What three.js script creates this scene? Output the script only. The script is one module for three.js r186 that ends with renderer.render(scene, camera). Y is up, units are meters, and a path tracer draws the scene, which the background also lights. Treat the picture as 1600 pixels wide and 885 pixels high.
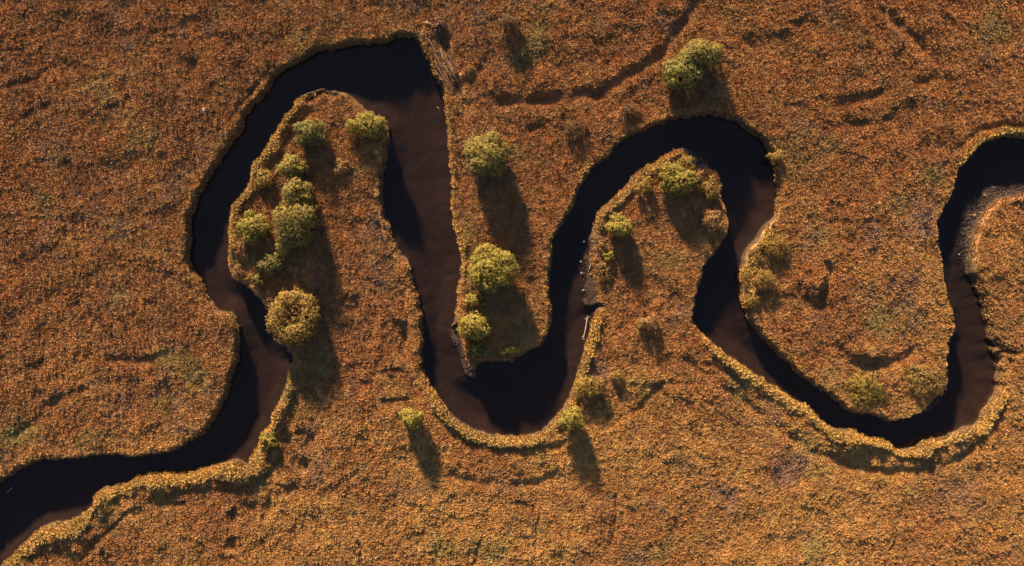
import * as THREE from 'three';
import { ImprovedNoise } from 'three/addons/math/ImprovedNoise.js';
import { mergeGeometries } from 'three/addons/utils/BufferGeometryUtils.js';

// ------------------------------------------------------------------ camera, sky, sun, exposure
const scene = new THREE.Scene();
const CAM_H = 130;                                    // drone height above the meadow, looking straight down
const camera = new THREE.PerspectiveCamera(2 * Math.atan(44.25 / CAM_H) * 180 / Math.PI, 1600 / 885, 0.5, 4000);
camera.position.set(0, CAM_H, 0);
camera.up.set(0, 0, -1);
camera.lookAt(0, 0, 0);

const SKY = 0.36;
const SUN_ELEV = 17 * Math.PI / 180;
const SH = new THREE.Vector2(0.31, 0.95).normalize();  // the way shadows fall on the ground (x, z)
const sunDir = new THREE.Vector3(-SH.x * Math.cos(SUN_ELEV), Math.sin(SUN_ELEV), -SH.y * Math.cos(SUN_ELEV));
{ // clear late afternoon sky, computed for every direction
  const W = 512, Hh = 256, data = new Float32Array(W * Hh * 4);
  for (let y = 0; y < Hh; y++) for (let x = 0; x < W; x++) {
    const lat = ((y + 0.5) / Hh - 0.5) * Math.PI, lon = ((x + 0.5) / W - 0.5) * 2 * Math.PI;
    const dx = Math.cos(lat) * Math.cos(lon), dy = Math.sin(lat), dz = Math.cos(lat) * Math.sin(lon);
    const up = Math.max(dy, 0), air = Math.exp(-up * 3.2), c = Math.max(dx * sunDir.x + dy * sunDir.y + dz * sunDir.z, -1);
    const glow = 0.55 * Math.exp(-(1 - c) * 14) + 0.12 * Math.exp(-(1 - c) * 3), ray = 0.85 + 0.3 * c * c, p = (y * W + x) * 4;
    const mix = (z, h) => (z + (h - z) * air) * ray * SKY;
    data[p] = mix(0.105, 0.22) + glow * 0.9 * SKY; data[p + 1] = mix(0.170, 0.31) + glow * 0.68 * SKY; data[p + 2] = mix(0.29, 0.43) + glow * 0.42 * SKY; data[p + 3] = 1;
  }
  const t = new THREE.DataTexture(data, W, Hh, THREE.RGBAFormat, THREE.FloatType);
  t.mapping = THREE.EquirectangularReflectionMapping; t.magFilter = t.minFilter = THREE.LinearFilter; t.needsUpdate = true;
  scene.background = t; scene.environment = t;
}

const sun = new THREE.DirectionalLight(new THREE.Color().setRGB(1.0, 0.70, 0.40), 5);
sun.position.copy(sunDir).multiplyScalar(300);
sun.castShadow = true;
sun.shadow.radius = 7;
sun.shadow.mapSize.set(4096, 4096);
Object.assign(sun.shadow.camera, { left: -110, right: 110, top: 80, bottom: -80, near: 50, far: 600 });
scene.add(sun, sun.target);

const renderer = new THREE.WebGLRenderer({ antialias: true });
renderer.setSize(1024, 566);
renderer.toneMapping = THREE.LinearToneMapping;
renderer.toneMappingExposure = 3.1;
renderer.shadowMap.enabled = true;

// ------------------------------------------------------------------ helpers
function rng(seed) { let a = seed >>> 0; return () => { a = (a + 0x6D2B79F5) >>> 0; let t = a; t = Math.imul(t ^ (t >>> 15), t | 1); t ^= t + Math.imul(t ^ (t >>> 7), t | 61); return ((t ^ (t >>> 14)) >>> 0) / 4294967296; }; }
const perlin = new ImprovedNoise();
const N2 = (x, z, s, o = 0) => perlin.noise(x / s + 37.3 + o, o * 1.7 + 5.1, z / s + 11.9 - o);
const fbm = (x, z, s, o = 0) => N2(x, z, s, o) * 0.55 + N2(x, z, s * 0.48, o + 3) * 0.3 + N2(x, z, s * 0.23, o + 7) * 0.15;
const clamp = (v, a = 0, b = 1) => Math.min(b, Math.max(a, v));
const sstep = (a, b, v) => { const t = clamp((v - a) / (b - a)); return t * t * (3 - 2 * t); };
const mixC = (a, b, t) => [a[0] + (b[0] - a[0]) * t, a[1] + (b[1] - a[1]) * t, a[2] + (b[2] - a[2]) * t];
const P = ([px, py]) => [(px - 800) / 10, (py - 442.5) / 10];     // plan drawing, ten units to the metre
const used = {};
function numbered(n) { used[n] = (used[n] ?? -1) + 1; return used[n] ? n + '_' + String(used[n]).padStart(3, '0') : n; }
function tag(o, label, category, group, kind) {
  o.userData.label = label; if (category) o.userData.category = category;
  if (group) o.userData.group = group; if (kind) o.userData.kind = kind;
  return o;
}
function mesh(name, geo, mat, parent) {
  const m = new THREE.Mesh(geo, mat); m.name = parent === scene ? numbered(name) : name;
  m.castShadow = m.receiveShadow = true; parent.add(m); return m;
}

// ------------------------------------------------------------------ plan of the creek
const BANK_N = [[-400, 1010], [-250, 960], [-150, 880], [-70, 800], [0, 748], [20, 734], [44, 724], [64, 716], [112, 714], [163, 709], [217, 710], [254, 705], [288, 692], [315, 673], [336, 646], [349, 622],
  [356, 605], [363, 583], [371, 558], [375, 527], [371, 505], [363, 495], [350, 492], [331, 475], [319, 448], [302, 425], [297, 403], [298, 372], [302, 336], [311, 311], [324, 283], [347, 250], [360, 228], [377, 205], [383, 182],
  [402, 161], [414, 148], [431, 122], [448, 106], [479, 92], [499, 79], [533, 73], [570, 68], [601, 66], [621, 59], [645, 58], [657, 64], [667, 85], [680, 112], [694, 134], [697, 153], [699, 170], [701, 203], [704, 237], [708, 269],
  [709, 295], [708, 322], [712, 345], [720, 373], [724, 396], [724, 434], [718, 451], [715, 492], [706, 523], [718, 553], [732, 588], [739, 589], [745, 573], [765, 570], [798, 560], [816, 551], [844, 535], [856, 512], [859, 484], [854, 464],
  [855, 434], [858, 408], [861, 372], [875, 350], [891, 322], [902, 294], [914, 270], [934, 253], [951, 237], [968, 218], [1003, 201], [1039, 187], [1078, 180], [1109, 179], [1142, 187], [1165, 201], [1189, 221], [1201, 243], [1208, 267],
  [1215, 292], [1214, 317], [1206, 345], [1192, 358], [1172, 389], [1162, 405], [1157, 421], [1157, 451], [1161, 479], [1172, 500], [1192, 525], [1215, 550], [1243, 573], [1268, 595], [1304, 619], [1329, 638], [1361, 646], [1394, 656],
  [1426, 650], [1448, 642], [1470, 627], [1479, 603], [1481, 570], [1478, 543], [1486, 525], [1490, 500], [1481, 472], [1473, 424], [1468, 397], [1463, 356], [1466, 339], [1488, 299], [1498, 265], [1519, 234], [1552, 214], [1580, 209],
  [1600, 210], [1650, 222], [1720, 250], [1800, 262], [1900, 240]];
const BANK_S = [[1900, 340], [1800, 360], [1720, 345], [1660, 312], [1610, 294], [1566, 294], [1552, 295], [1529, 310], [1515, 319], [1510, 343], [1505, 377], [1508, 404], [1519, 431], [1529, 458], [1534, 475], [1540, 500], [1544, 519],
  [1554, 534], [1558, 545], [1576, 545], [1577, 553], [1559, 554], [1558, 581], [1557, 608], [1551, 622], [1532, 652], [1524, 665], [1505, 674], [1470, 687], [1448, 692], [1416, 706], [1399, 705], [1383, 693], [1356, 687], [1342, 682], [1318, 675],
  [1299, 674], [1285, 663], [1270, 650], [1230, 622], [1182, 591], [1149, 568], [1108, 538], [1090, 519], [1082, 508], [1082, 477], [1093, 433], [1099, 413], [1113, 395], [1127, 375], [1134, 361], [1134, 338], [1125, 312], [1124, 282], [1117, 267],
  [1098, 256], [1084, 244], [1072, 232], [1048, 245], [1023, 258], [1002, 271], [985, 291], [962, 314], [941, 332], [929, 362], [919, 398], [911, 435], [913, 458], [920, 476], [934, 470], [939, 474], [931, 494], [922, 516], [918, 542], [911, 567], [904, 592],
  [893, 618], [884, 636], [867, 658], [842, 678], [802, 683], [769, 680], [738, 672], [708, 651], [684, 624], [667, 594], [657, 567], [657, 553], [658, 505], [653, 464], [643, 439], [635, 411], [622, 395], [608, 363], [599, 340], [594, 291],
  [599, 258], [603, 222], [596, 198], [569, 173], [541, 152], [523, 144], [499, 141], [472, 152], [452, 180], [431, 210], [418, 230], [397, 262], [394, 288], [377, 311], [364, 329], [361, 352], [360, 390], [362, 425], [387, 446], [410, 470], [426, 502],
  [444, 532], [457, 553], [457, 576], [445, 620], [438, 634], [423, 668], [407, 687], [408, 700], [394, 718], [391, 730], [374, 724], [352, 728], [332, 734], [291, 744], [251, 743], [224, 749], [190, 764], [166, 769], [150, 776], [145, 795], [115, 817],
  [98, 822], [75, 826], [44, 849], [7, 883], [-50, 930], [-150, 1000], [-250, 1060], [-400, 1110]];
function smoothLine(pts, step) {
  const c = new THREE.CatmullRomCurve3(pts.map(p => { const q = P(p); return new THREE.Vector3(q[0], 0, q[1]); }), false, 'centripetal');
  const n = Math.ceil(c.getLength() / step), out = [];
  c.arcLengthDivisions = 2000;
  for (let i = 0; i <= n; i++) {
    const v = c.getPointAt(i / n), t = c.getTangentAt(i / n), rad = Math.hypot(v.x, v.z) + 1e-6, f = clamp((t.z * v.x - t.x * v.z) / rad), k = 1 + f * (0.0135 + 0.3 / rad);
    v.x *= k; v.z *= k;
    out.push([v.x + N2(v.x, v.z, 0.9, 2) * 0.3 + N2(v.x, v.z, 2.6, 4) * 0.25, v.z + N2(v.x, v.z, 0.9, 9) * 0.3 + N2(v.x, v.z, 2.6, 6) * 0.25]);
  }
  return out;
}
const lineN = smoothLine(BANK_N, 0.35), lineS = smoothLine(BANK_S, 0.35);
const POLY = [...lineN, ...lineS];

// fine grid on which the plan is evaluated
const X0 = -100, X1 = 100, Z0 = -62, Z1 = 62, ST = 0.25;
const NX = Math.round((X1 - X0) / ST) + 1, NZ = Math.round((Z1 - Z0) / ST) + 1;
const dist = new Float32Array(NX * NZ).fill(9), onS = new Uint8Array(NX * NZ);
function stamp(line, flag, close) {
  const R = 8;
  for (let i = 0; i + 1 < line.length; i++) {
    const [ax, az] = line[i], [bx, bz] = line[i + 1], dx = bx - ax, dz = bz - az, L2 = dx * dx + dz * dz + 1e-9;
    const i0 = Math.max(0, Math.floor((Math.min(ax, bx) - R - X0) / ST)), i1 = Math.min(NX - 1, Math.ceil((Math.max(ax, bx) + R - X0) / ST));
    const j0 = Math.max(0, Math.floor((Math.min(az, bz) - R - Z0) / ST)), j1 = Math.min(NZ - 1, Math.ceil((Math.max(az, bz) + R - Z0) / ST));
    for (let j = j0; j <= j1; j++) for (let k = i0; k <= i1; k++) {
      const x = X0 + k * ST, z = Z0 + j * ST, t = clamp(((x - ax) * dx + (z - az) * dz) / L2);
      const d = Math.hypot(x - ax - dx * t, z - az - dz * t), at = j * NX + k;
      if (d < dist[at]) { dist[at] = d; onS[at] = flag; }
    }
  }
}
stamp(lineN, 0); stamp(lineS, 1);
function insideRows(poly, mark) {                      // even-odd fill, row by row
  for (let j = 0; j < NZ; j++) {
    const z = Z0 + j * ST + 1e-4, cuts = [];
    for (let i = 0; i < poly.length; i++) {
      const [ax, az] = poly[i], [bx, bz] = poly[(i + 1) % poly.length];
      if ((az > z) !== (bz > z)) cuts.push(ax + (z - az) / (bz - az) * (bx - ax));
    }
    cuts.sort((a, b) => a - b);
    for (let c = 0; c + 1 < cuts.length; c += 2) for (let k = Math.max(0, Math.ceil((cuts[c] - X0) / ST)); k <= Math.min(NX - 1, Math.floor((cuts[c + 1] - X0) / ST)); k++) mark(j * NX + k);
  }
}
insideRows(POLY, at => { dist[at] = -dist[at]; });      // below zero in the water

// bars of gravel and mud: outline, level above the water, how stony
const WATER = -1.75;
const BARS = [
  { p: [[1625, 290], [1566, 290], [1550, 292], [1527, 308], [1512, 318], [1507, 343], [1502, 377], [1505, 404], [1516, 433], [1524, 426], [1526, 383], [1535, 350], [1548, 329], [1567, 313], [1625, 303]], y: 0.14, s: 1 },
  { p: [[714, 500], [702, 523], [715, 553], [730, 592], [741, 592], [733, 566], [725, 540], [720, 515]], y: 0.08, s: 0.8 },
  { p: [[926, 368], [916, 398], [908, 435], [910, 460], [920, 480], [934, 473], [939, 462], [934, 435], [927, 408], [930, 384]], y: 0.10, s: 0.35 },
  { p: [[474, 155], [496, 138], [526, 141], [531, 150], [516, 151], [500, 149], [484, 158]], y: 0.10, s: 0.3 },
  { p: [[1209, 342], [1191, 356], [1168, 389], [1160, 403], [1164, 403], [1177, 385], [1197, 360]], y: 0.12, s: 0.4 },
  { p: [[1069, 229], [1084, 234], [1102, 242], [1112, 254], [1104, 262], [1088, 262], [1078, 247]], y: -0.03, s: 1, t: 4.5 },
  { p: [[1420, 655], [1440, 645], [1452, 632], [1476, 606], [1486, 604], [1480, 632], [1462, 645], [1440, 655]], y: -0.04, s: 0.9, t: 2.6 },
  { p: [[733, 588], [745, 566], [772, 562], [790, 566], [775, 577], [750, 580]], y: -0.22, s: 0.4 }];
const barT = new Float32Array(NX * NZ), barW = new Float32Array(NX * NZ), barY = new Float32Array(NX * NZ), barS = new Float32Array(NX * NZ);
for (const b of BARS) insideRows(b.p.map(P), at => { barW[at] = 1; barY[at] = b.y; barS[at] = b.s; barT[at] = b.t ?? 1; });

const barNear = new Uint8Array(NX * NZ);
for (let j = 4; j < NZ - 4; j++) for (let k = 4; k < NX - 4; k++) if (barW[j * NX + k]) for (let b = -4; b <= 4; b++) for (let a = -4; a <= 4; a++) barNear[(j + b) * NX + k + a] = 1;

// old channels, cracks and trails in the meadow: [points, width m, depth m]
const DITCHES = [
  [[[772, 160], [830, 158], [880, 151], [935, 145], [965, 126], [1000, 106], [1040, 76], [1065, 38], [1092, 0]], 1.25, 1.1],
  [[[733, 128], [752, 108], [768, 85]], 1.1, 0.9], [[[688, 44], [703, 85], [716, 125], [724, 155], [730, 188]], 1.3, 1.9],
  [[[1368, 4], [1395, 30], [1430, 65], [1458, 90]], 1.2, 0.75], [[[1302, 168], [1345, 152], [1388, 140]], 1.1, 0.7], [[[1420, 128], [1460, 124], [1505, 126]], 1.0, 0.5],
  [[[1310, 195], [1360, 190], [1400, 184]], 0.9, 0.45], [[[1210, 190], [1240, 183], [1256, 178]], 0.9, 0.45], [[[1228, 30], [1246, 36], [1262, 24]], 0.8, 0.5],
  [[[120, 880], [150, 848], [200, 803], [260, 777], [330, 764], [402, 758], [425, 735], [448, 690], [462, 640]], 0.6, 0.45],
  [[[590, 262], [586, 300], [600, 360], [622, 420], [634, 470], [634, 555], [648, 605], [676, 650], [718, 683], [768, 699], [820, 703], [872, 695], [905, 680]], 0.8, 0.55],
  [[[1062, 552], [1098, 580], [1160, 626], [1218, 668], [1268, 704], [1330, 726], [1390, 737], [1450, 733], [1502, 713], [1546, 674], [1571, 622], [1580, 570], [1577, 549]], 1.0, 0.6],
  [[[1085, 560], [1130, 580], [1170, 610], [1210, 640]], 0.7, 0.4],
  [[[505, 163], [480, 180], [458, 205], [438, 245], [415, 275]], 0.8, 0.6], [[[1022, 276], [1000, 292], [975, 318], [950, 345]], 0.7, 0.4],
  [[[1305, 545], [1330, 562], [1370, 567], [1410, 560], [1435, 545]], 1.2, 0.9], [[[1292, 402], [1297, 425], [1285, 455], [1276, 478]], 1.1, 0.7],
  [[[434, 92], [415, 118], [395, 143], [372, 172], [350, 205]], 0.6, 0.5], [[[0, 142], [40, 126], [82, 104]], 0.7, 0.5], [[[20, 188], [50, 176], [84, 158]], 0.8, 0.45],
  [[[1447, 345], [1447, 400], [1453, 440], [1458, 478]], 0.5, 0.6], [[[1470, 268], [1492, 235], [1525, 208], [1560, 196], [1610, 194]], 0.7, 0.6],
  [[[577, 570], [586, 608], [594, 624], [625, 624], [645, 618]], 0.4, 0.6], [[[560, 622], [570, 650], [582, 696]], 0.4, 0.6], [[[575, 582], [620, 578], [650, 586]], 0.4, 0.5],
  [[[690, 742], [740, 752], [800, 757], [850, 750], [885, 738]], 1.0, 0.5], [[[1412, 770], [1404, 820], [1388, 870], [1380, 900]], 0.35, 0.5], [[[962, 765], [960, 810], [952, 860]], 0.35, 0.5],
  [[[752, 830], [744, 870], [736, 900]], 0.35, 0.5], [[[560, 835], [566, 880]], 0.35, 0.5], [[[1110, 20], [1150, 55], [1190, 80]], 0.9, 0.35], [[[60, 640], [110, 616], [150, 602], [190, 597], [235, 602]], 1.0, 0.5], [[[130, 556], [175, 562], [220, 564], [275, 554]], 1.0, 0.5], [[[298, 495], [310, 530], [322, 560]], 0.4, 0.5], [[[60, 470], [105, 480], [130, 462]], 0.9, 0.35], [[[0, 700], [40, 668], [90, 645]], 0.9, 0.4], [[[0, 600], [40, 580], [80, 560]], 0.9, 0.35], [[[1305, 345], [1345, 347], [1400, 346]], 0.6, 0.35], [[[1050, 590], [1020, 612], [990, 645], [960, 660]], 0.7, 0.5], [[[965, 600], [968, 630], [940, 665]], 0.6, 0.5], [[[200, 812], [240, 792], [300, 785]], 0.7, 0.45],
  [[[820, 205], [838, 198], [860, 192]], 1.0, 0.6], [[[840, 870], [838, 820], [848, 790]], 0.3, 0.4], [[[682, 800], [690, 840], [676, 885]], 0.3, 0.4]];
// holes (+) and hummocks (-): centre, radii in plan units, depth
const DENTS = [[485, 688, 12, 16, 0.9], [474, 728, 14, 14, 0.9], [445, 765, 16, 12, 0.9], [422, 792, 14, 14, 0.8], [366, 808, 9, 18, 0.9], [395, 795, 12, 10, 0.6], [364, 850, 10, 12, 0.7], [705, 742, 14, 10, 0.6], [820, 790, 12, 9, 0.6],
  [556, 470, 18, 12, 0.4], [300, 98, 14, 12, 0.5], [285, 130, 10, 8, 0.4], [200, 155, 10, 10, 0.4], [248, 52, 12, 10, 0.4], [945, 770, 14, 12, 0.4], [668, 735, 14, 14, 0.5], [1245, 165, 20, 7, 0.5], [1280, 95, 14, 12, 0.4],
  [1300, 235, 14, 12, 0.35], [570, 600, 16, 8, 0.5], [548, 480, 14, 10, 0.4], [1450, 395, 10, 14, 0.4], [740, 480, 1, 1, 0], [640, 665, 1, 1, 0],
  [1270, 440, 18, 28, -0.9], [1345, 545, 34, 12, -0.5], [1410, 715, 16, 10, 0.5], [372, 738, 34, 11, -0.55], [412, 725, 12, 14, -0.5], [110, 838, 42, 18, -0.6], [162, 785, 18, 13, -0.55], [250, 757, 34, 10, -0.4], [1432, 702, 24, 9, -0.5], [1340, 694, 26, 10, -0.6],
  [1066, 612, 22, 12, -0.4], [1010, 590, 30, 10, -0.3], [450, 600, 9, 30, -0.5], [436, 650, 9, 24, -0.6], [862, 470, 8, 30, -0.3], [740, 118, 16, 12, -0.5], [850, 118, 40, 12, -0.35], [1585, 306, 26, 9, -0.7]];
const ditch = new Float32Array(NX * NZ), bump = new Float32Array(NX * NZ);
for (const [pts, w, dep] of DITCHES) {
  const c = new THREE.CatmullRomCurve3(pts.map(p => { const q = P(p); return new THREE.Vector3(q[0], 0, q[1]); }));
  const L = c.getLength(), n = Math.ceil(L / 0.2);
  const local = new Map();
  for (let i = 0; i <= n; i++) {
    const t = i / n, v = c.getPointAt(t), ends = clamp(Math.min(t, 1 - t) * L / 1.6), mod = 0.75 + 0.9 * N2(v.x, v.z, 3.2, 12);
    v.x += N2(v.x, v.z, 1.7, 14) * 0.5; v.z += N2(v.x, v.z, 1.7, 16) * 0.5;
    const r = w * 1.5, i0 = Math.max(0, Math.floor((v.x - r - X0) / ST)), i1 = Math.min(NX - 1, Math.ceil((v.x + r - X0) / ST)), j0 = Math.max(0, Math.floor((v.z - r - Z0) / ST)), j1 = Math.min(NZ - 1, Math.ceil((v.z + r - Z0) / ST));
    for (let j = j0; j <= j1; j++) for (let k = i0; k <= i1; k++) {
      const d = Math.hypot(X0 + k * ST - v.x, Z0 + j * ST - v.z), f = (1 - sstep(w * 0.15, w * 1.25, d)) * ends * dep * 0.8 * clamp(mod, 0.35, 1.2), at = j * NX + k;
      if (f > (local.get(at) || 0)) local.set(at, f);
    }
  }
  for (const [at, f] of local) ditch[at] = Math.max(ditch[at], f);
}
for (const [px, py, rx, ry, dep] of DENTS) {
  if (!dep) continue;
  const [cx, cz] = P([px, py]), a = rx / 10, b = ry / 10;
  for (let j = Math.max(0, Math.floor((cz - b * 1.6 - Z0) / ST)); j <= Math.min(NZ - 1, Math.ceil((cz + b * 1.6 - Z0) / ST)); j++)
    for (let k = Math.max(0, Math.floor((cx - a * 1.6 - X0) / ST)); k <= Math.min(NX - 1, Math.ceil((cx + a * 1.6 - X0) / ST)); k++) {
      const x = X0 + k * ST, z = Z0 + j * ST, d = Math.hypot((x - cx) / a, (z - cz) / b) * (1 + 0.9 * N2(x, z, 1.4, 21));
      const f = (1 - sstep(0.2, 1.4, d)) * dep * (dep > 0 ? 0.65 : 1), at = j * NX + k;
      if (f > 0) ditch[at] = Math.max(ditch[at], f); else bump[at] = Math.max(bump[at], -f);
    }
}

// strips of tall straw coloured grass that grow along some of the banks: [from, to on that bank, width m]
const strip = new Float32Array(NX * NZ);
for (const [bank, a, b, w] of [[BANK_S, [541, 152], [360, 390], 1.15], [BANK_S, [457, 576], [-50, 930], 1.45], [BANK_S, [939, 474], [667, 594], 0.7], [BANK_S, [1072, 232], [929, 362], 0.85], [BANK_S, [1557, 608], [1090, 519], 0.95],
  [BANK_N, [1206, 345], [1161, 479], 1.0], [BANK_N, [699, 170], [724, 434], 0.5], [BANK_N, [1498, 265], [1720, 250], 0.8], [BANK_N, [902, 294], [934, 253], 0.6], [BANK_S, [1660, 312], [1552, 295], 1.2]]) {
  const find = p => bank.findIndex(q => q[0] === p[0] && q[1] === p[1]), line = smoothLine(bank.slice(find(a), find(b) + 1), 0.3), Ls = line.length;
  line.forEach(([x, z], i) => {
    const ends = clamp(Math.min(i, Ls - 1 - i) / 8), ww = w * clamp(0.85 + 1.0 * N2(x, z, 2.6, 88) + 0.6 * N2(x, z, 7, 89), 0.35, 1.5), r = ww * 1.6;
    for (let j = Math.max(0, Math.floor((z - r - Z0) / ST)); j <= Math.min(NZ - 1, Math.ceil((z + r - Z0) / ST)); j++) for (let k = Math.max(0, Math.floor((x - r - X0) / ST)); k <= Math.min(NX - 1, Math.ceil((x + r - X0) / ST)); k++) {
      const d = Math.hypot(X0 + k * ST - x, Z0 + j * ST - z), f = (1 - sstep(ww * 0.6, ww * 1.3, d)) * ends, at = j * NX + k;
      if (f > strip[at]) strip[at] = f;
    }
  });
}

// height of the ground
const H = new Float32Array(NX * NZ);
for (let j = 0; j < NZ; j++) for (let k = 0; k < NX; k++) {
  const at = j * NX + k, x = X0 + k * ST, z = Z0 + j * ST, d = dist[at];
  const edge = Math.min(clamp((x - X0) / 8), clamp((X1 - x) / 8), clamp((z - Z0) / 8), clamp((Z1 - z) / 8));
  let land = (fbm(x, z, 11, 1) * 0.45 + N2(x, z, 5.2, 6) * 0.22 + N2(x, z, 2.4, 5) * 0.19 + Math.pow(1 - Math.abs(N2(x, z * 1.5, 7, 95)), 6) * 0.2 + N2(x, z, 0.85, 8) * 0.16 + N2(x, z, 0.5, 10) * 0.09) * edge;
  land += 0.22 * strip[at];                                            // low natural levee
  land += bump[at] - ditch[at] * sstep(0.0, 0.8, d);
  const foot = onS[at] ? -0.75 : -0.5;
  const t = sstep(foot, 0.25, d + N2(x, z, 0.7, 30) * 0.12);
  const bed = WATER - 0.22 - 0.95 * sstep(0, 3.5, -d) + N2(x, z, 1.6, 17) * 0.05 + fbm(x, z, 9, 19) * 0.2 * sstep(0.6, 2.5, -d);
  let h = bed + (land - bed) * t;
  if (barW[at]) h = WATER + barY[at] * (barY[at] > 0 ? clamp(d * 0.9, -1.5, 1.3) : 1) + N2(x, z, 1.1, 23) * 0.07 + N2(x, z, 3, 26) * 0.06 + N2(x, z, 0.6, 28) * 0.04;
  H[at] = h;
}
{ // soften bar edges
  const H2 = H.slice();
  for (let pass = 0; pass < 3; pass++) {
    for (let j = 1; j < NZ - 1; j++) for (let k = 1; k < NX - 1; k++) {
      const at = j * NX + k;
      if (barW[at] || barW[at - 1] || barW[at + 1] || barW[at - NX] || barW[at + NX]) H2[at] = (H[at] * 2 + H[at - 1] + H[at + 1] + H[at - NX] + H[at + NX]) / 6;
    }
    H.set(H2);
  }
}
function sample(arr, x, z) {
  const u = clamp((x - X0) / ST, 0, NX - 1.001), v = clamp((z - Z0) / ST, 0, NZ - 1.001), k = Math.floor(u), j = Math.floor(v), a = u - k, b = v - j, at = j * NX + k;
  return (arr[at] * (1 - a) + arr[at + 1] * a) * (1 - b) + (arr[at + NX] * (1 - a) + arr[at + NX + 1] * a) * b;
}
const nearest = (arr, x, z) => arr[Math.round(clamp((z - Z0) / ST, 0, NZ - 1)) * NX + Math.round(clamp((x - X0) / ST, 0, NX - 1))];

// tints of the dry marsh grass, by place
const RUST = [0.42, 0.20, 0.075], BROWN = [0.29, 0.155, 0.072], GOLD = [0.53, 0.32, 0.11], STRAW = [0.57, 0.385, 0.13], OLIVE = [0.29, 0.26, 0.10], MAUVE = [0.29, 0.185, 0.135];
function grassColor(x, z, d, s, r) {
  const west = sstep(15, -70, x + z * 0.5), n1 = fbm(x, z, 16, 60), n2 = fbm(x, z, 5, 63), n3 = N2(x, z, 1.3, 66);
  const south = sstep(-25, 45, z + x * 0.25);
  let c = mixC(RUST, BROWN, clamp(0.32 + 0.22 * west + n2 * 1.1 + n3 * 0.35));
  c = mixC(c, GOLD, clamp(-0.06 + south * 0.62 + n1 * 1.1 + n3 * 0.5));
  c = mixC(c, OLIVE, clamp((fbm(x, z, 9, 70) - 0.16) * 2.2));
  c = mixC(c, MAUVE, clamp((fbm(x, z, 7, 75) - 0.17) * 2.4));
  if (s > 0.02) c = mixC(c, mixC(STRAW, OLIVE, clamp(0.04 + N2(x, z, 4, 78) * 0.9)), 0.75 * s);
  else c = mixC(c, GOLD, 0.45 * (1 - sstep(0.3, 1.4, d)));
  const v = (0.94 + 0.12 * r()) * (1 + 0.22 * N2(x, z, 1.1, 91) + 0.2 * N2(x, z, 2.7, 93));
  return [c[0] * v, c[1] * v * (0.95 + 0.1 * r()), c[2] * v];
}

// ------------------------------------------------------------------ ground: one sheet to the horizon
{
  const reach = lim => { const o = []; let s = 0.6, v = lim; while (v < 1600) { v += s; s *= 1.35; o.push(v); } return o; };
  const axis = (a0, a1, n) => [...reach(a1).map(v => -v).reverse(), ...Array.from({ length: n }, (_, i) => a0 + i * ST), ...reach(a1)];
  const xs = axis(X0, X1, NX), zs = axis(Z0, Z1, NZ), W = xs.length, D = zs.length;
  const pos = new Float32Array(W * D * 3), col = new Float32Array(W * D * 3), idx = new Uint32Array((W - 1) * (D - 1) * 6);
  const thatch = [0.17, 0.095, 0.055], straw = [0.23, 0.14, 0.07], soil = [0.085, 0.058, 0.038], mud = [0.054, 0.033, 0.026], mudDark = [0.042, 0.028, 0.023], gravel = [0.085, 0.062, 0.052], wetMud = [0.048, 0.028, 0.02];
  for (let j = 0; j < D; j++) for (let k = 0; k < W; k++) {
    const x = xs[k], z = zs[j], inF = x >= X0 && x <= X1 && z >= Z0 && z <= Z1, p = (j * W + k) * 3;
    const at = inF ? Math.round((z - Z0) / ST) * NX + Math.round((x - X0) / ST) : -1;
    pos[p] = x; pos[p + 1] = inF ? H[at] : 0; pos[p + 2] = z;
    const n = fbm(x, z, 5, 41), g = 0.85 + 0.35 * N2(x, z, 0.6, 44);
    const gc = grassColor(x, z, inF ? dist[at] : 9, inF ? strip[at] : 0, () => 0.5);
    let c = mixC(mixC(thatch, straw, clamp(0.35 + n)), gc, 0.6);
    if (inF) {
      const d = dist[at] + N2(x, z, 0.8, 47) * 0.25;
      c = mixC(c, soil, 1 - sstep(-0.15, 0.25, d));
      c = mixC(c, mixC(mud, mudDark, clamp(0.5 + fbm(x, z, 4, 50) * 1.3)), 1 - sstep(-1.6, -0.6, d));
      if (H[at] < WATER - 0.02 && !barW[at]) c = mixC(mud, mudDark, clamp(0.5 + fbm(x, z, 4, 50) * 1.3));
      if (barW[at]) c = mixC(wetMud, gravel, clamp(barS[at] * (0.75 + 1.5 * N2(x, z, 0.8, 53) + 1.2 * N2(x, z, 2.6, 55)), 0, 1.3)).map(v => v * barT[at]);
    }
    col[p] = c[0] * g; col[p + 1] = c[1] * g; col[p + 2] = c[2] * g;
  }
  let q = 0;
  for (let j = 0; j < D - 1; j++) for (let k = 0; k < W - 1; k++) { const a = j * W + k, b = a + 1, c = a + W, e = c + 1; idx.set([a, c, b, b, c, e], q); q += 6; }
  const geo = new THREE.BufferGeometry();
  geo.setAttribute('position', new THREE.BufferAttribute(pos, 3)); geo.setAttribute('color', new THREE.BufferAttribute(col, 3)); geo.setIndex(new THREE.BufferAttribute(idx, 1));
  geo.computeVertexNormals();
  tag(mesh('ground', geo, new THREE.MeshStandardMaterial({ vertexColors: true, roughness: 1 }), scene), 'brown marsh ground with carved creek channel and muddy bed', 'ground', null, 'structure');
}

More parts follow.
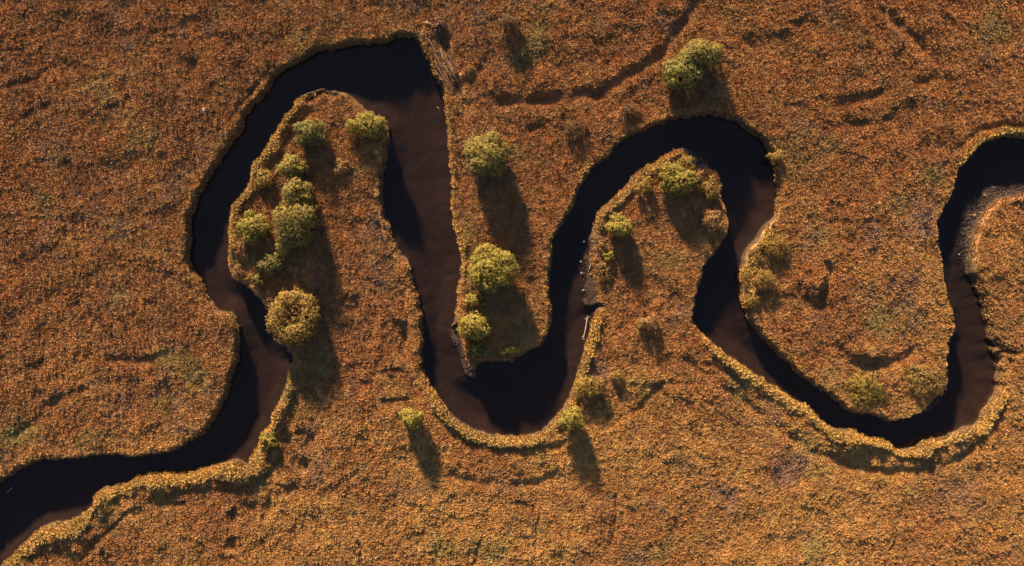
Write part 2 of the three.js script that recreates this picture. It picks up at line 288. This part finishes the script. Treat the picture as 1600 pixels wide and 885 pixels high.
// ------------------------------------------------------------------ water: a smooth tinted sheet over the bed
{
  const S = 3, pos = [], idx = [], at = new Map();
  const vert = (k, j) => { const key = j * NX + k; if (!at.has(key)) { at.set(key, pos.length / 3); pos.push(X0 + k * ST, WATER, Z0 + j * ST); } return at.get(key); };
  for (let j = 0; j + S < NZ; j += S) for (let k = 0; k + S < NX; k += S) {
    let near = false;
    for (const [a, b] of [[0, 0], [S, 0], [0, S], [S, S]]) if (dist[(j + b) * NX + k + a] < 1.0 || barW[(j + b) * NX + k + a]) near = true;
    if (near) { const a = vert(k, j), b = vert(k + S, j), c = vert(k, j + S), e = vert(k + S, j + S); idx.push(a, c, b, b, c, e); }
  }
  const geo = new THREE.BufferGeometry();
  geo.setAttribute('position', new THREE.Float32BufferAttribute(pos, 3)); geo.setIndex(idx); geo.computeVertexNormals();
  const mat = new THREE.MeshPhysicalMaterial({ color: new THREE.Color().setRGB(0.62, 0.56, 0.55), roughness: 0.04, transmission: 1, thickness: 0, ior: 1.33 });
  tag(mesh('creek_water', geo, mat, scene), 'dark still water of the looping creek', 'water', null, 'structure');
}

// ------------------------------------------------------------------ grass: tufts nobody could count
function tuftGeo(seed, blades, hMin, hMax, spread, wid) {
  const r = rng(seed), pos = [], col = [];
  for (let i = 0; i < blades; i++) {
    const a = r() * 6.283, b0 = r() * 0.13, h = hMin + (hMax - hMin) * r(), out = spread * (0.25 + 0.75 * r()), w = wid * (0.6 + 0.8 * r());
    const cx = Math.cos(a), sz = Math.sin(a), tw = a + 1.57 + (r() - 0.5) * 1.2, ux = Math.cos(tw) * w, uz = Math.sin(tw) * w;
    const x0 = cx * b0, z0 = sz * b0, x1 = cx * (b0 + out * 0.35), z1 = sz * (b0 + out * 0.35), y1 = h * 0.68, x2 = cx * (b0 + out), z2 = sz * (b0 + out), y2 = h * (0.8 + 0.25 * r());
    const A = [x0 - ux * 0.6, -0.1, z0 - uz * 0.6], B = [x0 + ux * 0.6, -0.1, z0 + uz * 0.6], C = [x1 - ux, y1, z1 - uz], D = [x1 + ux, y1, z1 + uz], E = [x2, y2, z2];
    pos.push(...A, ...B, ...D, ...A, ...D, ...C, ...C, ...D, ...E);
    const t = 0.9 + 0.2 * r(), c = [t, t * (0.94 + 0.14 * r()), t * (0.85 + 0.3 * r())];
    for (let v = 0; v < 9; v++) col.push(...c);
  }
  const g = new THREE.BufferGeometry();
  g.setAttribute('position', new THREE.Float32BufferAttribute(pos, 3)); g.setAttribute('color', new THREE.Float32BufferAttribute(col, 3)); g.computeVertexNormals();
  return g;
}
const hash = (a, b, o) => { let h = Math.imul(a + 1013, 374761393) ^ Math.imul(b + 5077, 668265263) ^ Math.imul(o + 17, 2246822519); h = Math.imul(h ^ (h >>> 13), 1274126177); return ((h ^ (h >>> 16)) >>> 0) / 4294967296; };
function clumpAt(x, z, s) {                            // nearest tussock: distance in tussock sizes, its own tone and vigour
  const u = x / s, v = z / s, k = Math.floor(u), j = Math.floor(v); let best = 9, tone = 0, vig = 0;
  for (let b = -1; b <= 1; b++) for (let a = -1; a <= 1; a++) {
    const d = Math.hypot(k + a + 0.15 + 0.7 * hash(k + a, j + b, 1) - u, j + b + 0.15 + 0.7 * hash(k + a, j + b, 2) - v);
    if (d < best) { best = d; tone = hash(k + a, j + b, 3); vig = hash(k + a, j + b, 4); }
  }
  return [best, tone, vig];
}
const grassMat = new THREE.MeshStandardMaterial({ color: 0xffffff, vertexColors: true, roughness: 0.95, side: THREE.DoubleSide });
{
  const r = rng(77), kinds = [tuftGeo(1, 18, 0.34, 0.62, 0.22, 0.030), tuftGeo(2, 20, 0.28, 0.56, 0.27, 0.032), tuftGeo(3, 16, 0.42, 0.74, 0.19, 0.028), tuftGeo(4, 22, 0.55, 0.95, 0.28, 0.032)];
  const put = kinds.map(() => ({ m: [], c: [] }));
  const M = new THREE.Matrix4(), q = new THREE.Quaternion(), e = new THREE.Euler(), v = new THREE.Vector3(), sc = new THREE.Vector3();
  const add = (x, z, thin) => {
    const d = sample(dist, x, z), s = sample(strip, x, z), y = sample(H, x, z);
    if (d < (s > 0.3 ? -0.45 : -0.36) || (nearest(barW, x, z) && y < WATER + 0.4 && (y < WATER + 0.06 || r() > 0.02 + 0.3 * sstep(2.2, 3.4, d))) || (d < 0.15 && nearest(barNear, x, z))) return;
    if (y < WATER + 0.15 && !nearest(barW, x, z)) return;
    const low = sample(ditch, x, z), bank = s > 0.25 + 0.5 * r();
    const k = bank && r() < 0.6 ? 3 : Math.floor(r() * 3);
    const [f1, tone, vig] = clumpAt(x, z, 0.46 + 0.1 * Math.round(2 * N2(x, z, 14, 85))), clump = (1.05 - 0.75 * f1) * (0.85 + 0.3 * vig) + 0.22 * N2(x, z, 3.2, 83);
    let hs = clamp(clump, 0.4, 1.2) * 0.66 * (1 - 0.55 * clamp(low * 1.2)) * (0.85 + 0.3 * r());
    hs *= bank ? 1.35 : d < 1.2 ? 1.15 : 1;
    const ws = (1.0 + 0.4 * r()) * (thin ? 1.5 : 1);
    e.set((r() - 0.5) * 0.5, r() * 6.283, (r() - 0.5) * 0.5);
    M.compose(v.set(x, y, z), q.setFromEuler(e), sc.set(ws, hs, ws));
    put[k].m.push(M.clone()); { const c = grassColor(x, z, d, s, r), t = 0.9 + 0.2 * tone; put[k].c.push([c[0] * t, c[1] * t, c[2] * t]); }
  };
  const s0 = 0.228;
  for (let z = -58; z < 58; z += s0) for (let x = -95; x < 95; x += s0) {
    const margin = Math.abs(x) > 83 || Math.abs(z) > 47;
    if (margin && r() < 0.55) continue;
    add(x + (r() - 0.5) * s0 * 1.3, z + (r() - 0.5) * s0 * 1.3, margin);
  }
  const names = ['meadow_grass', 'meadow_grass', 'meadow_grass', 'bank_grass'];
  const labels = ['short rust and gold marsh grass tufts across the meadow', 'spreading brown marsh grass tufts across the meadow', 'upright russet marsh grass tufts across the meadow', 'tall straw coloured grass fringing the sunlit creek bank'];
  kinds.forEach((g, i) => {
    const im = new THREE.InstancedMesh(g, grassMat, put[i].m.length); im.name = numbered(names[i]);
    const c = new THREE.Color();
    put[i].m.forEach((m, n) => { im.setMatrixAt(n, m); im.setColorAt(n, c.setRGB(...put[i].c[n])); });
    im.castShadow = im.receiveShadow = true;
    tag(im, labels[i], 'grass', null, 'stuff'); scene.add(im);
    console.log(names[i], put[i].m.length);
  });
}

// ------------------------------------------------------------------ gravel on the bars
{
  const r = rng(5), g = new THREE.IcosahedronGeometry(1, 0), ms = [], cs = [], M = new THREE.Matrix4(), q = new THREE.Quaternion(), e = new THREE.Euler(), v = new THREE.Vector3(), s = new THREE.Vector3();
  for (let j = 0; j < NZ; j++) for (let k = 0; k < NX; k++) {
    const at = j * NX + k; if (!barW[at]) continue;
    for (let t = 0; t < 3; t++) if (r() < barS[at] * 0.75) {
      const a = 0.04 + 0.11 * r() * r(), x = X0 + (k + r() - 0.5) * ST, z = Z0 + (j + r() - 0.5) * ST, t2 = 0.03 + 0.13 * r() * r();
      e.set(r() * 6, r() * 6, r() * 6); M.compose(v.set(x, sample(H, x, z) + a * 0.2, z), q.setFromEuler(e), s.set(a * 1.3, a * 0.8, a)); ms.push(M.clone()); cs.push([t2, t2 * 0.86, t2 * 0.78]);
    }
  }
  const im = new THREE.InstancedMesh(g, new THREE.MeshStandardMaterial({ roughness: 0.9 }), ms.length), c = new THREE.Color(); im.name = 'gravel';
  ms.forEach((m, n) => { im.setMatrixAt(n, m); im.setColorAt(n, c.setRGB(...cs[n])); });
  im.castShadow = im.receiveShadow = true; tag(im, 'loose grey brown pebbles on the creek bars', 'gravel', null, 'stuff'); scene.add(im);
}

// ------------------------------------------------------------------ shrubs and small trees
const PAL = {                                          // leaf tints, two or three to a kind
  lime: [[0.34, 0.29, 0.045], [0.24, 0.225, 0.04], [0.40, 0.31, 0.055]], green: [[0.23, 0.225, 0.05], [0.16, 0.17, 0.042], [0.29, 0.255, 0.06]],
  olive: [[0.28, 0.235, 0.05], [0.20, 0.175, 0.042], [0.34, 0.26, 0.06]], gold: [[0.42, 0.28, 0.06], [0.33, 0.21, 0.05], [0.30, 0.215, 0.05]],
  rust: [[0.36, 0.20, 0.08], [0.28, 0.15, 0.065], [0.40, 0.25, 0.09]], brown: [[0.13, 0.08, 0.042], [0.10, 0.062, 0.034], [0.17, 0.10, 0.048]],
};
const leafMat = new THREE.MeshPhysicalMaterial({ color: 0xffffff, vertexColors: true, roughness: 0.85, side: THREE.DoubleSide, transmission: 0.08, thickness: 0 });
const barkMat = new THREE.MeshStandardMaterial({ color: new THREE.Color().setRGB(0.10, 0.07, 0.05), roughness: 0.95 });
function crownGeo(lobes, pal, r, o) {
  const pos = [], col = [], nrm = new THREE.Vector3(), u = new THREE.Vector3(), w = new THREE.Vector3(), c = new THREE.Vector3(), dir = new THREE.Vector3();
  for (const L of lobes) {
    const n = Math.round((L.rx * L.rz * 2.2 + (L.rx + L.rz) * L.ry * 2.2) * (o.density ?? 9));
    for (let i = 0; i < n; i++) {
      dir.set(r() * 2 - 1, r() * 1.75 - 0.75, r() * 2 - 1); if (dir.lengthSq() > 1 || dir.lengthSq() < 0.05) { i -= r() < 0.97 ? 1 : 0; continue; } dir.normalize();
      const wob = 1 + 0.38 * perlin.noise(dir.x * 2.3 + L.x * 3, dir.y * 2.3 + L.y * 2, dir.z * 2.3 + L.z * 3);
      const rr = (0.5 + 0.53 * Math.pow(r(), 0.45)) * wob;
      c.set(L.x + dir.x * L.rx * rr, L.y + dir.y * L.ry * rr, L.z + dir.z * L.rz * rr);
      if (c.y < 0.1) continue;
      let deep = false;
      for (const K of lobes) if (K !== L && Math.hypot((c.x - K.x) / K.rx, (c.y - K.y) / K.ry, (c.z - K.z) / K.rz) < 0.5) deep = true;
      if (deep) continue;
      if (perlin.noise(c.x * 1.5 + 9, c.y * 1.5, c.z * 1.5) > 0.42) continue;     // gaps
      const base = pal[Math.min(pal.length - 1, Math.floor(r() * pal.length * 1.05))], v = 0.75 + 0.5 * r(), cs = (o.clump ?? 0.16) * (0.7 + 0.6 * r());
      const leaves = o.leaves ?? 8;
      for (let k = 0; k < leaves; k++) {
        const lx = c.x + (r() - 0.5) * 2 * cs, ly = c.y + (r() - 0.5) * 2 * cs, lz = c.z + (r() - 0.5) * 2 * cs;
        nrm.set(dir.x + (r() - 0.5) * 1.1, dir.y + 0.15 + (r() - 0.5) * 1.1, dir.z + (r() - 0.5) * 1.1).normalize();
        u.set(r() - 0.5, r() - 0.5, r() - 0.5).cross(nrm).normalize(); w.crossVectors(nrm, u);
        const a = (o.leaf ?? 0.10) * (0.7 + 0.7 * r()), b = a * 0.5;
        pos.push(lx - u.x * a, ly - u.y * a, lz - u.z * a, lx - w.x * b, ly - w.y * b, lz - w.z * b, lx + u.x * a, ly + u.y * a, lz + u.z * a,
          lx - u.x * a, ly - u.y * a, lz - u.z * a, lx + u.x * a, ly + u.y * a, lz + u.z * a, lx + w.x * b, ly + w.y * b, lz + w.z * b);
        const t = 0.78 * v * (0.85 + 0.3 * r());
        for (let s = 0; s < 6; s++) col.push(base[0] * t, base[1] * t, base[2] * t);
      }
    }
  }
  const g = new THREE.BufferGeometry();
  g.setAttribute('position', new THREE.Float32BufferAttribute(pos, 3)); g.setAttribute('color', new THREE.Float32BufferAttribute(col, 3)); g.computeVertexNormals();
  return g;
}
function stemGeo(a, b, r0, r1, bend) {
  const mid = a.clone().lerp(b, 0.5).add(bend), c = new THREE.QuadraticBezierCurve3(a, mid, b), g = new THREE.TubeGeometry(c, 6, 1, 6, false), p = g.attributes.position;
  for (let i = 0; i <= 6; i++) { const o = c.getPointAt(i / 6), rad = r0 + (r1 - r0) * i / 6; for (let k = 0; k <= 6; k++) { const n = i * 7 + k; p.setXYZ(n, o.x + (p.getX(n) - o.x) * rad, o.y + (p.getY(n) - o.y) * rad, o.z + (p.getZ(n) - o.z) * rad); } }
  g.computeVertexNormals(); return g;
}
let seed = 100;
// plan position and radii of the crown as seen from above, height in metres
function shrub(name, label, category, px, py, rx, ry, h, pal, o = {}) {
  h *= h > 2.4 ? 1.12 : 1.0; const r = rng(seed += 13), hc = h * 0.6, k = 1 - hc / CAM_H;
  const x = (px - 800) / 10 * k, z = (py - 442.5) / 10 * k, a = rx / 10 * k * 1.1, b = ry / 10 * k * 1.1, y = sample(H, x, z);
  const g = new THREE.Group(); g.name = numbered(name); g.position.set(x, y, z); scene.add(g);
  tag(g, label, category, o.group ?? 'shrubs and small trees along the creek');
  const lobes = [];
  if (o.ring) { const n = 9; for (let i = 0; i < n; i++) { const t = i / n * 6.283, f = 0.6 + 0.1 * r(), s = 0.32 + 0.14 * r() + (Math.cos(t + 0.6) < -0.3 ? 0.1 : 0); lobes.push({ x: Math.cos(t) * a * f, z: Math.sin(t) * b * f, y: h * (0.46 + 0.14 * r()), rx: a * s, rz: b * s, ry: h * 0.42 }); } }
  else if (o.lobes) for (const [lx, lz, lr, lh] of o.lobes) lobes.push({ x: lx * a, z: lz * b, y: h * lh * 0.52, rx: a * lr, rz: b * lr, ry: h * lh * 0.5 });
  else {
    const n = Math.max(4, Math.min(9, Math.round(a * 2.4)));
    lobes.push({ x: (r() - 0.5) * 0.2 * a, z: (r() - 0.5) * 0.2 * b, y: h * 0.56, rx: a * (0.6 + 0.1 * r()), rz: b * (0.6 + 0.1 * r()), ry: h * 0.45 });
    for (let i = 0; i < n; i++) { const t = (i + r() * 0.7) / n * 6.283, f = 0.42 + 0.26 * r(), s = 0.30 + 0.22 * r(); lobes.push({ x: Math.cos(t) * a * f, z: Math.sin(t) * b * f, y: h * (0.36 + 0.2 * r()), rx: a * s, rz: b * s, ry: h * (0.30 + 0.08 * r()) }); }
  }
  const small = a < 1.5, fine = name === 'marsh_shrub';
  const main = o.mix ? [...PAL[pal], ...PAL[o.mix]] : PAL[pal];
  mesh('crown', crownGeo(lobes, main, r, { leaf: fine ? 0.07 : small ? 0.08 : 0.10, clump: fine ? 0.13 : small ? 0.11 : 0.15, density: (fine ? 30 : small ? 32 : 27) * (o.thin ?? 1), leaves: 8 }), leafMat, g);
  if (o.heart) { const hl = [{ x: 0, z: 0, y: h * 0.46, rx: a * 0.52, rz: b * 0.52, ry: h * 0.42 }]; mesh('inner_crown', crownGeo(hl, PAL[o.heart], r, { density: 8 }), leafMat, g); }
  const ns = Math.min(7, lobes.length);
  for (let i = 0; i < ns; i++) {
    const L = lobes[i], s = new THREE.Vector3((r() - 0.5) * 0.25 * a, -0.15, (r() - 0.5) * 0.25 * b), t = new THREE.Vector3(L.x, Math.min(h * 0.8, L.y + L.ry * 0.4), L.z), w = 0.03 + 0.02 * h * (0.6 + 0.6 * r()) * 0.6;
    mesh('stem', stemGeo(s, t, w, w * 0.3, new THREE.Vector3((r() - 0.5) * 0.2, 0.15 * h, (r() - 0.5) * 0.2)), barkMat, g);
  }
  return g;
}
const T = 'tree', B = 'shrub';
shrub('willow_tree', 'round olive green tree alone on the middle peninsula, casting a long shadow', T, 762, 241, 34, 32, 5.4, 'olive');
shrub('willow_tree', 'broad yellow green domed tree on the middle peninsula, largest crown there', T, 765, 420, 41, 35, 5.4, 'lime');
shrub('willow_shrub', 'small flat yellow green shrub between the two larger crowns at the peninsula edge', B, 741, 471, 18, 10, 1.7, 'lime');
shrub('willow_tree', 'yellow green bushy tree beside the narrow gravel spit', T, 741, 511, 25, 22, 3.6, 'lime');
shrub('willow_shrub', 'low brownish olive shrub at the head of the gravel spit', B, 743, 548, 20, 13, 1.6, 'olive');
shrub('willow_shrub', 'small bright green shrub alone at the shaded tip of the middle peninsula', B, 798, 549, 17, 9, 1.5, 'lime');
shrub('willow_tree', 'upper right half of the paired green crowns above the second river bend', T, 1096, 84, 31, 25, 5.4, 'olive');
shrub('willow_tree', 'lower left half of the paired green crowns above the second river bend', T, 1066, 116, 29, 27, 5.0, 'green');
shrub('willow_tree', 'grey green round tree near the top of the left peninsula', T, 484, 208, 23, 20, 3.6, 'green');
shrub('willow_tree', 'lopsided yellow green tree overhanging the water on the left peninsula top', T, 571, 195, 30, 22, 3.3, 'lime', { lobes: [[0.25, 0.1, 0.68, 1], [0.05, -0.35, 0.5, 0.95], [0.55, -0.1, 0.45, 0.9], [-0.55, 0.0, 0.48, 0.75], [0.3, 0.4, 0.45, 0.8]] });
shrub('willow_tree', 'bright green tree at the top of the crown row on the left peninsula', T, 454, 262, 21, 21, 3.6, 'lime');
shrub('willow_shrub', 'low olive shrub on the sunlit bank strip, left of the crown row', B, 411, 281, 18, 15, 1.6, 'gold');
shrub('willow_tree', 'dark olive tree second from the top of the crown row', T, 462, 302, 25, 27, 4.6, 'olive');
shrub('willow_tree', 'large olive tree third from the top of the crown row, with uneven outline', T, 457, 354, 34, 40, 5.2, 'olive', { lobes: [[-0.2, -0.25, 0.6, 1], [0.42, -0.35, 0.56, 0.95], [-0.25, 0.3, 0.5, 0.85], [-0.5, 0.68, 0.34, 0.6], [0.25, 0.25, 0.5, 0.85]] });
shrub('willow_tree', 'round yellow green tree standing apart left of the crown row', T, 392, 353, 24, 23, 3.3, 'lime');
shrub('willow_shrub', 'thin leafy green shrub between the crown row and the ring shaped tree', B, 423, 412, 18, 17, 2.5, 'green', { thin: 0.75 });
shrub('willow_shrub', 'smallest green shrub at the water edge above the ring shaped tree', B, 402, 437, 13, 10, 1.5, 'green');
shrub('willow_tree', 'large golden ring shaped tree with a hollow brown middle', T, 458, 495, 34, 39, 4.0, 'gold', { ring: 1, heart: 'rust' });
shrub('marsh_shrub', 'small orange bush in open grass between two long tree shadows', B, 535, 262, 15, 13, 1.2, 'rust');
shrub('marsh_shrub', 'low rust bush on the water edge below the round yellow green tree', B, 378, 392, 14, 20, 1.1, 'rust');
shrub('willow_tree', 'wide yellow green tree inside the top of the right peninsula', T, 1060, 280, 32, 22, 3.4, 'lime');
shrub('marsh_shrub', 'golden brown bush on the left shoulder of the right peninsula top', B, 1007, 291, 17, 14, 2.2, 'gold');
shrub('marsh_shrub', 'gold bush at the pointed top of the right peninsula beside the pale shoal', B, 1075, 257, 18, 13, 1.5, 'gold');
shrub('marsh_shrub', 'russet bush squeezed between yellow green tree and gold waterside bush', B, 1092, 284, 14, 19, 1.8, 'rust');
shrub('marsh_shrub', 'gold waterside bush on the right shoulder of the right peninsula', B, 1112, 295, 15, 21, 2.3, 'gold');
shrub('marsh_shrub', 'round rust orange bush on the right water edge of the right peninsula', B, 1117, 346, 19, 19, 1.9, 'rust');
shrub('willow_tree', 'bright green oval tree on the left edge of the right peninsula', T, 968, 355, 22, 18, 3.3, 'lime');
shrub('willow_shrub', 'tiny yellow green shrub above the driftwood mud bar', B, 952, 400, 10, 8, 1.5, 'lime');
shrub('marsh_shrub', 'rust gold clump of brush behind the driftwood mud bar', B, 944, 425, 17, 18, 1.1, 'rust');
shrub('marsh_shrub', 'brown bush with boxy shadow in the middle of the right peninsula', B, 1014, 505, 17, 14, 2.5, 'rust');
shrub('marsh_shrub', 'smallest olive bush on the neck of the right peninsula', B, 965, 587, 11, 11, 1.2, 'gold');
shrub('marsh_shrub', 'olive brown domed bush on the bank at the central bend', B, 922, 606, 23, 20, 2.2, 'gold');
shrub('willow_tree', 'yellow green tree on the bottom bank of the central bend with narrow shadow', T, 893, 655, 21, 18, 3.7, 'lime');
shrub('willow_tree', 'yellow green tree in the meadow left of the central bend', T, 645, 655, 21, 18, 3.1, 'lime');
shrub('willow_shrub', 'round yellow bush on the narrow grass bank at lower left', B, 420, 690, 15, 14, 1.5, 'lime');
shrub('marsh_shrub', 'dark brown bush near the top edge casting a long shadow on the meadow', B, 796, 36, 19, 15, 2.6, 'brown', { thin: 0.8 });
shrub('marsh_shrub', 'nearly bare dark bush in the meadow left of the second bend', B, 898, 205, 21, 19, 1.6, 'brown', { thin: 0.6 });
shrub('marsh_shrub', 'brown bush close above the bank of the second bend', B, 983, 176, 17, 18, 1.6, 'brown', { thin: 0.7 });
shrub('willow_shrub', 'small yellow shrub on the right rim of the second bend', B, 1216, 243, 13, 9, 2.1, 'gold');
shrub('marsh_shrub', 'round gold bush on the left side of the right hand meadow tongue', B, 1192, 436, 18, 17, 1.9, 'gold');
shrub('marsh_shrub', 'low gold bush at the water, below the round gold bush', B, 1176, 470, 14, 12, 1.0, 'gold');
shrub('marsh_shrub', 'soft olive brown bush above the round gold bush', B, 1213, 385, 23, 20, 1.8, 'gold', { thin: 0.8 });
shrub('marsh_shrub', 'wide yellow bush low on the tip of the right meadow tongue', B, 1358, 610, 31, 27, 1.5, 'gold', { mix: 'lime' });
shrub('marsh_shrub', 'wide olive brown bush on the shoal side of the right meadow tongue', B, 1446, 598, 29, 26, 1.4, 'rust', { mix: 'olive' });

shrub('marsh_shrub', 'long gold bush along the waterline above the round gold bush', B, 1182, 402, 12, 20, 1.0, 'gold', { mix: 'rust' });
shrub('marsh_shrub', 'narrow gold bush hugging the waterline left of the round gold bush', B, 1167, 434, 9, 17, 0.9, 'gold');
shrub('marsh_shrub', 'low rust bush on the bank just below the bright green oval tree', B, 941, 384, 10, 14, 0.9, 'rust');
shrub('marsh_shrub', 'low golden bush on the rim between the shoulder bush and the pointed peninsula top', B, 1036, 264, 17, 9, 1.3, 'gold', { mix: 'rust' });
shrub('marsh_shrub', 'small yellow bush tucked against the topmost crown row tree', B, 473, 259, 11, 12, 2.0, 'gold');
shrub('marsh_shrub', 'low rust bush at the corner where the left peninsula bank turns inward', B, 372, 424, 11, 10, 0.9, 'rust');

// ------------------------------------------------------------------ driftwood, stones and the pole strip
const woodMat = new THREE.MeshStandardMaterial({ color: new THREE.Color().setRGB(0.36, 0.30, 0.25), roughness: 0.8 });
const poleMat = [1.0, 1.7, 0.4].map(k => new THREE.MeshStandardMaterial({ color: new THREE.Color().setRGB(0.15 * k, 0.09 * k, 0.058 * k), roughness: 0.95 }));
const V = (x, y, z) => new THREE.Vector3(x, y, z);
function limb(pts, r0, r1, sides = 7) {
  const c = new THREE.CatmullRomCurve3(pts), n = Math.max(5, pts.length * 3), g = new THREE.TubeGeometry(c, n, 1, sides, false), p = g.attributes.position;
  const caps = [];
  for (let i = 0; i <= n; i++) { const o = c.getPointAt(i / n), rad = (r0 + (r1 - r0) * i / n) * (0.9 + 0.2 * Math.sin(i * 2.1 + r0 * 90)); for (let k = 0; k <= sides; k++) { const m = i * (sides + 1) + k; p.setXYZ(m, o.x + (p.getX(m) - o.x) * rad, o.y + (p.getY(m) - o.y) * rad, o.z + (p.getZ(m) - o.z) * rad); } }
  g.computeVertexNormals();
  const idx = [...g.index.array], end = (row, flip) => { for (let k = 1; k < sides - 1; k++) { const a = row * (sides + 1); flip ? idx.push(a, a + k + 1, a + k) : idx.push(a, a + k, a + k + 1); } };
  end(0, false); end(n, true); g.setIndex(idx);
  return g;
}
function driftLog(label, a, b, r0, branches, lift = 0.08) {
  const [ax, az] = P(a), [bx, bz] = P(b), k = 1 - WATER / CAM_H;
  const g = new THREE.Group(); g.name = numbered('driftwood_log'); const cx = (ax + bx) / 2 * k, cz = (az + bz) / 2 * k; g.position.set(cx, WATER, cz); scene.add(g);
  tag(g, label, 'log', 'driftwood by the creek');
  const A = V(ax * k - cx, lift, az * k - cz), Bv = V(bx * k - cx, lift - 0.02, bz * k - cz), m = A.clone().lerp(Bv, 0.5).add(V(0.06, 0.03, 0));
  mesh('trunk', limb([A, m, Bv], r0, r0 * 0.6), woodMat, g);
  for (const [t, dx, dy, dz, rr] of branches) { const o = A.clone().lerp(Bv, t); mesh('branch', limb([o, o.clone().add(V(dx * 0.5, dy * 0.6, dz * 0.5)), o.clone().add(V(dx, dy, dz))], rr, rr * 0.5, 5), woodMat, g); }
}
driftLog('long pale driftwood log with forked ends in the water below the mud bar', [918, 496], [911, 531], 0.13, [[0.03, -0.45, 0.12, 0.18, 0.06], [0.02, 0.45, 0.15, -0.15, 0.06], [0.0, 0.1, 0.1, -0.35, 0.05], [0.85, -0.35, 0.08, 0.1, 0.05], [0.9, 0.2, 0.1, 0.35, 0.045]]);
driftLog('short pale driftwood log lying on the mud bar', [925, 400], [921, 421], 0.12, [[0.05, 0.3, 0.08, -0.12, 0.05]], 0.22);
driftLog('pale stick floating in dark water at the far left', [19, 762], [9, 771], 0.07, [[0.3, 0.2, 0.05, 0.1, 0.03]]);
driftLog('short pale snag floating off the lower right bank corner of the creek top bend', [683, 167], [686, 172], 0.07, [[0.4, 0.15, 0.06, -0.1, 0.03]]);

function stone(label, px, py, a, tone, y0, cat = 'stone') {
  const r = rng(Math.round(px * 7 + py)), g = new THREE.IcosahedronGeometry(a, 2), p = g.attributes.position, o = r() * 40;
  for (let i = 0; i < p.count; i++) { const v = V(p.getX(i), p.getY(i), p.getZ(i)), f = 1 + 0.45 * perlin.noise(v.x / a * 0.9 + o, v.y / a * 0.9, v.z / a * 0.9); p.setXYZ(i, v.x * f * 1.25, v.y * f * 0.7, v.z * f); }
  g.computeVertexNormals();
  const m = mesh('stone', g, new THREE.MeshStandardMaterial({ color: new THREE.Color().setRGB(tone, tone * 0.93, tone * 0.86), roughness: 0.9 }), scene), [x, z] = P([px, py]);
  m.position.set(x, (y0 ?? sample(H, x, z)) + a * 0.3, z); m.rotation.y = r() * 6; tag(m, label, cat, 'pale stones'); return m;
}
stone('pale elongated stone in the water, topmost beside the mud bar', 914, 377, 0.14, 0.32, WATER);
stone('pale stone on the top edge of the mud bar', 927, 377, 0.15, 0.36);
stone('small grey stone in the water left of the short driftwood log', 909, 409, 0.13, 0.25, WATER);
stone('white stone in the water below left of the short driftwood log', 910, 427, 0.14, 0.34, WATER);
stone('small pale stone at the lower left edge of the mud bar', 913, 454, 0.12, 0.28, WATER);
stone('pale stone on the big gravel bar at the right', 1509, 397, 0.15, 0.3);
stone('single white rock in the rust meadow at upper left', 320, 172, 0.28, 0.6);
stone('white stone at the right end of the pole strip, beside the old ditch', 720, 116, 0.26, 0.42);
stone('white stone beside the twin trails in the bottom meadow', 553, 628, 0.22, 0.45);

{ // strip of weathered poles along the square corner of the creek
  const g = new THREE.Group(); g.name = 'pole_strip'; const [cx, cz] = P([690, 95]), y0 = 0.0; g.position.set(cx, y0, cz); scene.add(g);
  tag(g, 'strip of weathered poles and pale broken sticks at the square creek corner', 'brushwood');
  const r = rng(31);
  const at = (px, py, up) => { const [x, z] = P([px, py]); return V(x - cx, sample(H, x, z) - y0 + up, z - cz); };
  for (let i = 0; i < 54; i++) {                       // long poles
    const t0 = r() * 0.6, len = 0.15 + 0.25 * r(), off = (r() - 0.5) * 30, f = t => [676 + 46 * t + off * 0.9, 48 + 118 * t - off * 0.35], a = f(t0), m = f(t0 + len / 2), b = f(Math.min(1, t0 + len)), j = () => (r() - 0.5) * 5;
    mesh('pole', limb([at(a[0] + j(), a[1], 0.15 + 0.2 * r()), at(m[0] + j(), m[1], 0.2 + 0.25 * r()), at(b[0] + j(), b[1], 0.1 + 0.2 * r())], 0.08 + 0.08 * r(), 0.05, 5), poleMat[i % 3], g);
  }
  for (let i = 0; i < 22; i++) {                       // pale broken ends heaped at the top
    const x = 660 + 30 * r(), y = 28 + 26 * r(), a = 1.1 + (r() - 0.5) * 2.4, l = 2 + 5 * r(), u = 0.3 + 0.3 * r();
    mesh('broken_stick', limb([at(x, y, u), at(x + Math.cos(a) * l * 0.5, y + Math.sin(a) * l * 0.5, u + 0.05), at(x + Math.cos(a) * l, y + Math.sin(a) * l, u - 0.05)], 0.10 + 0.06 * r(), 0.06, 5), i % 3 ? woodMat : poleMat[1], g);
  }
}
renderer.render(scene, camera);
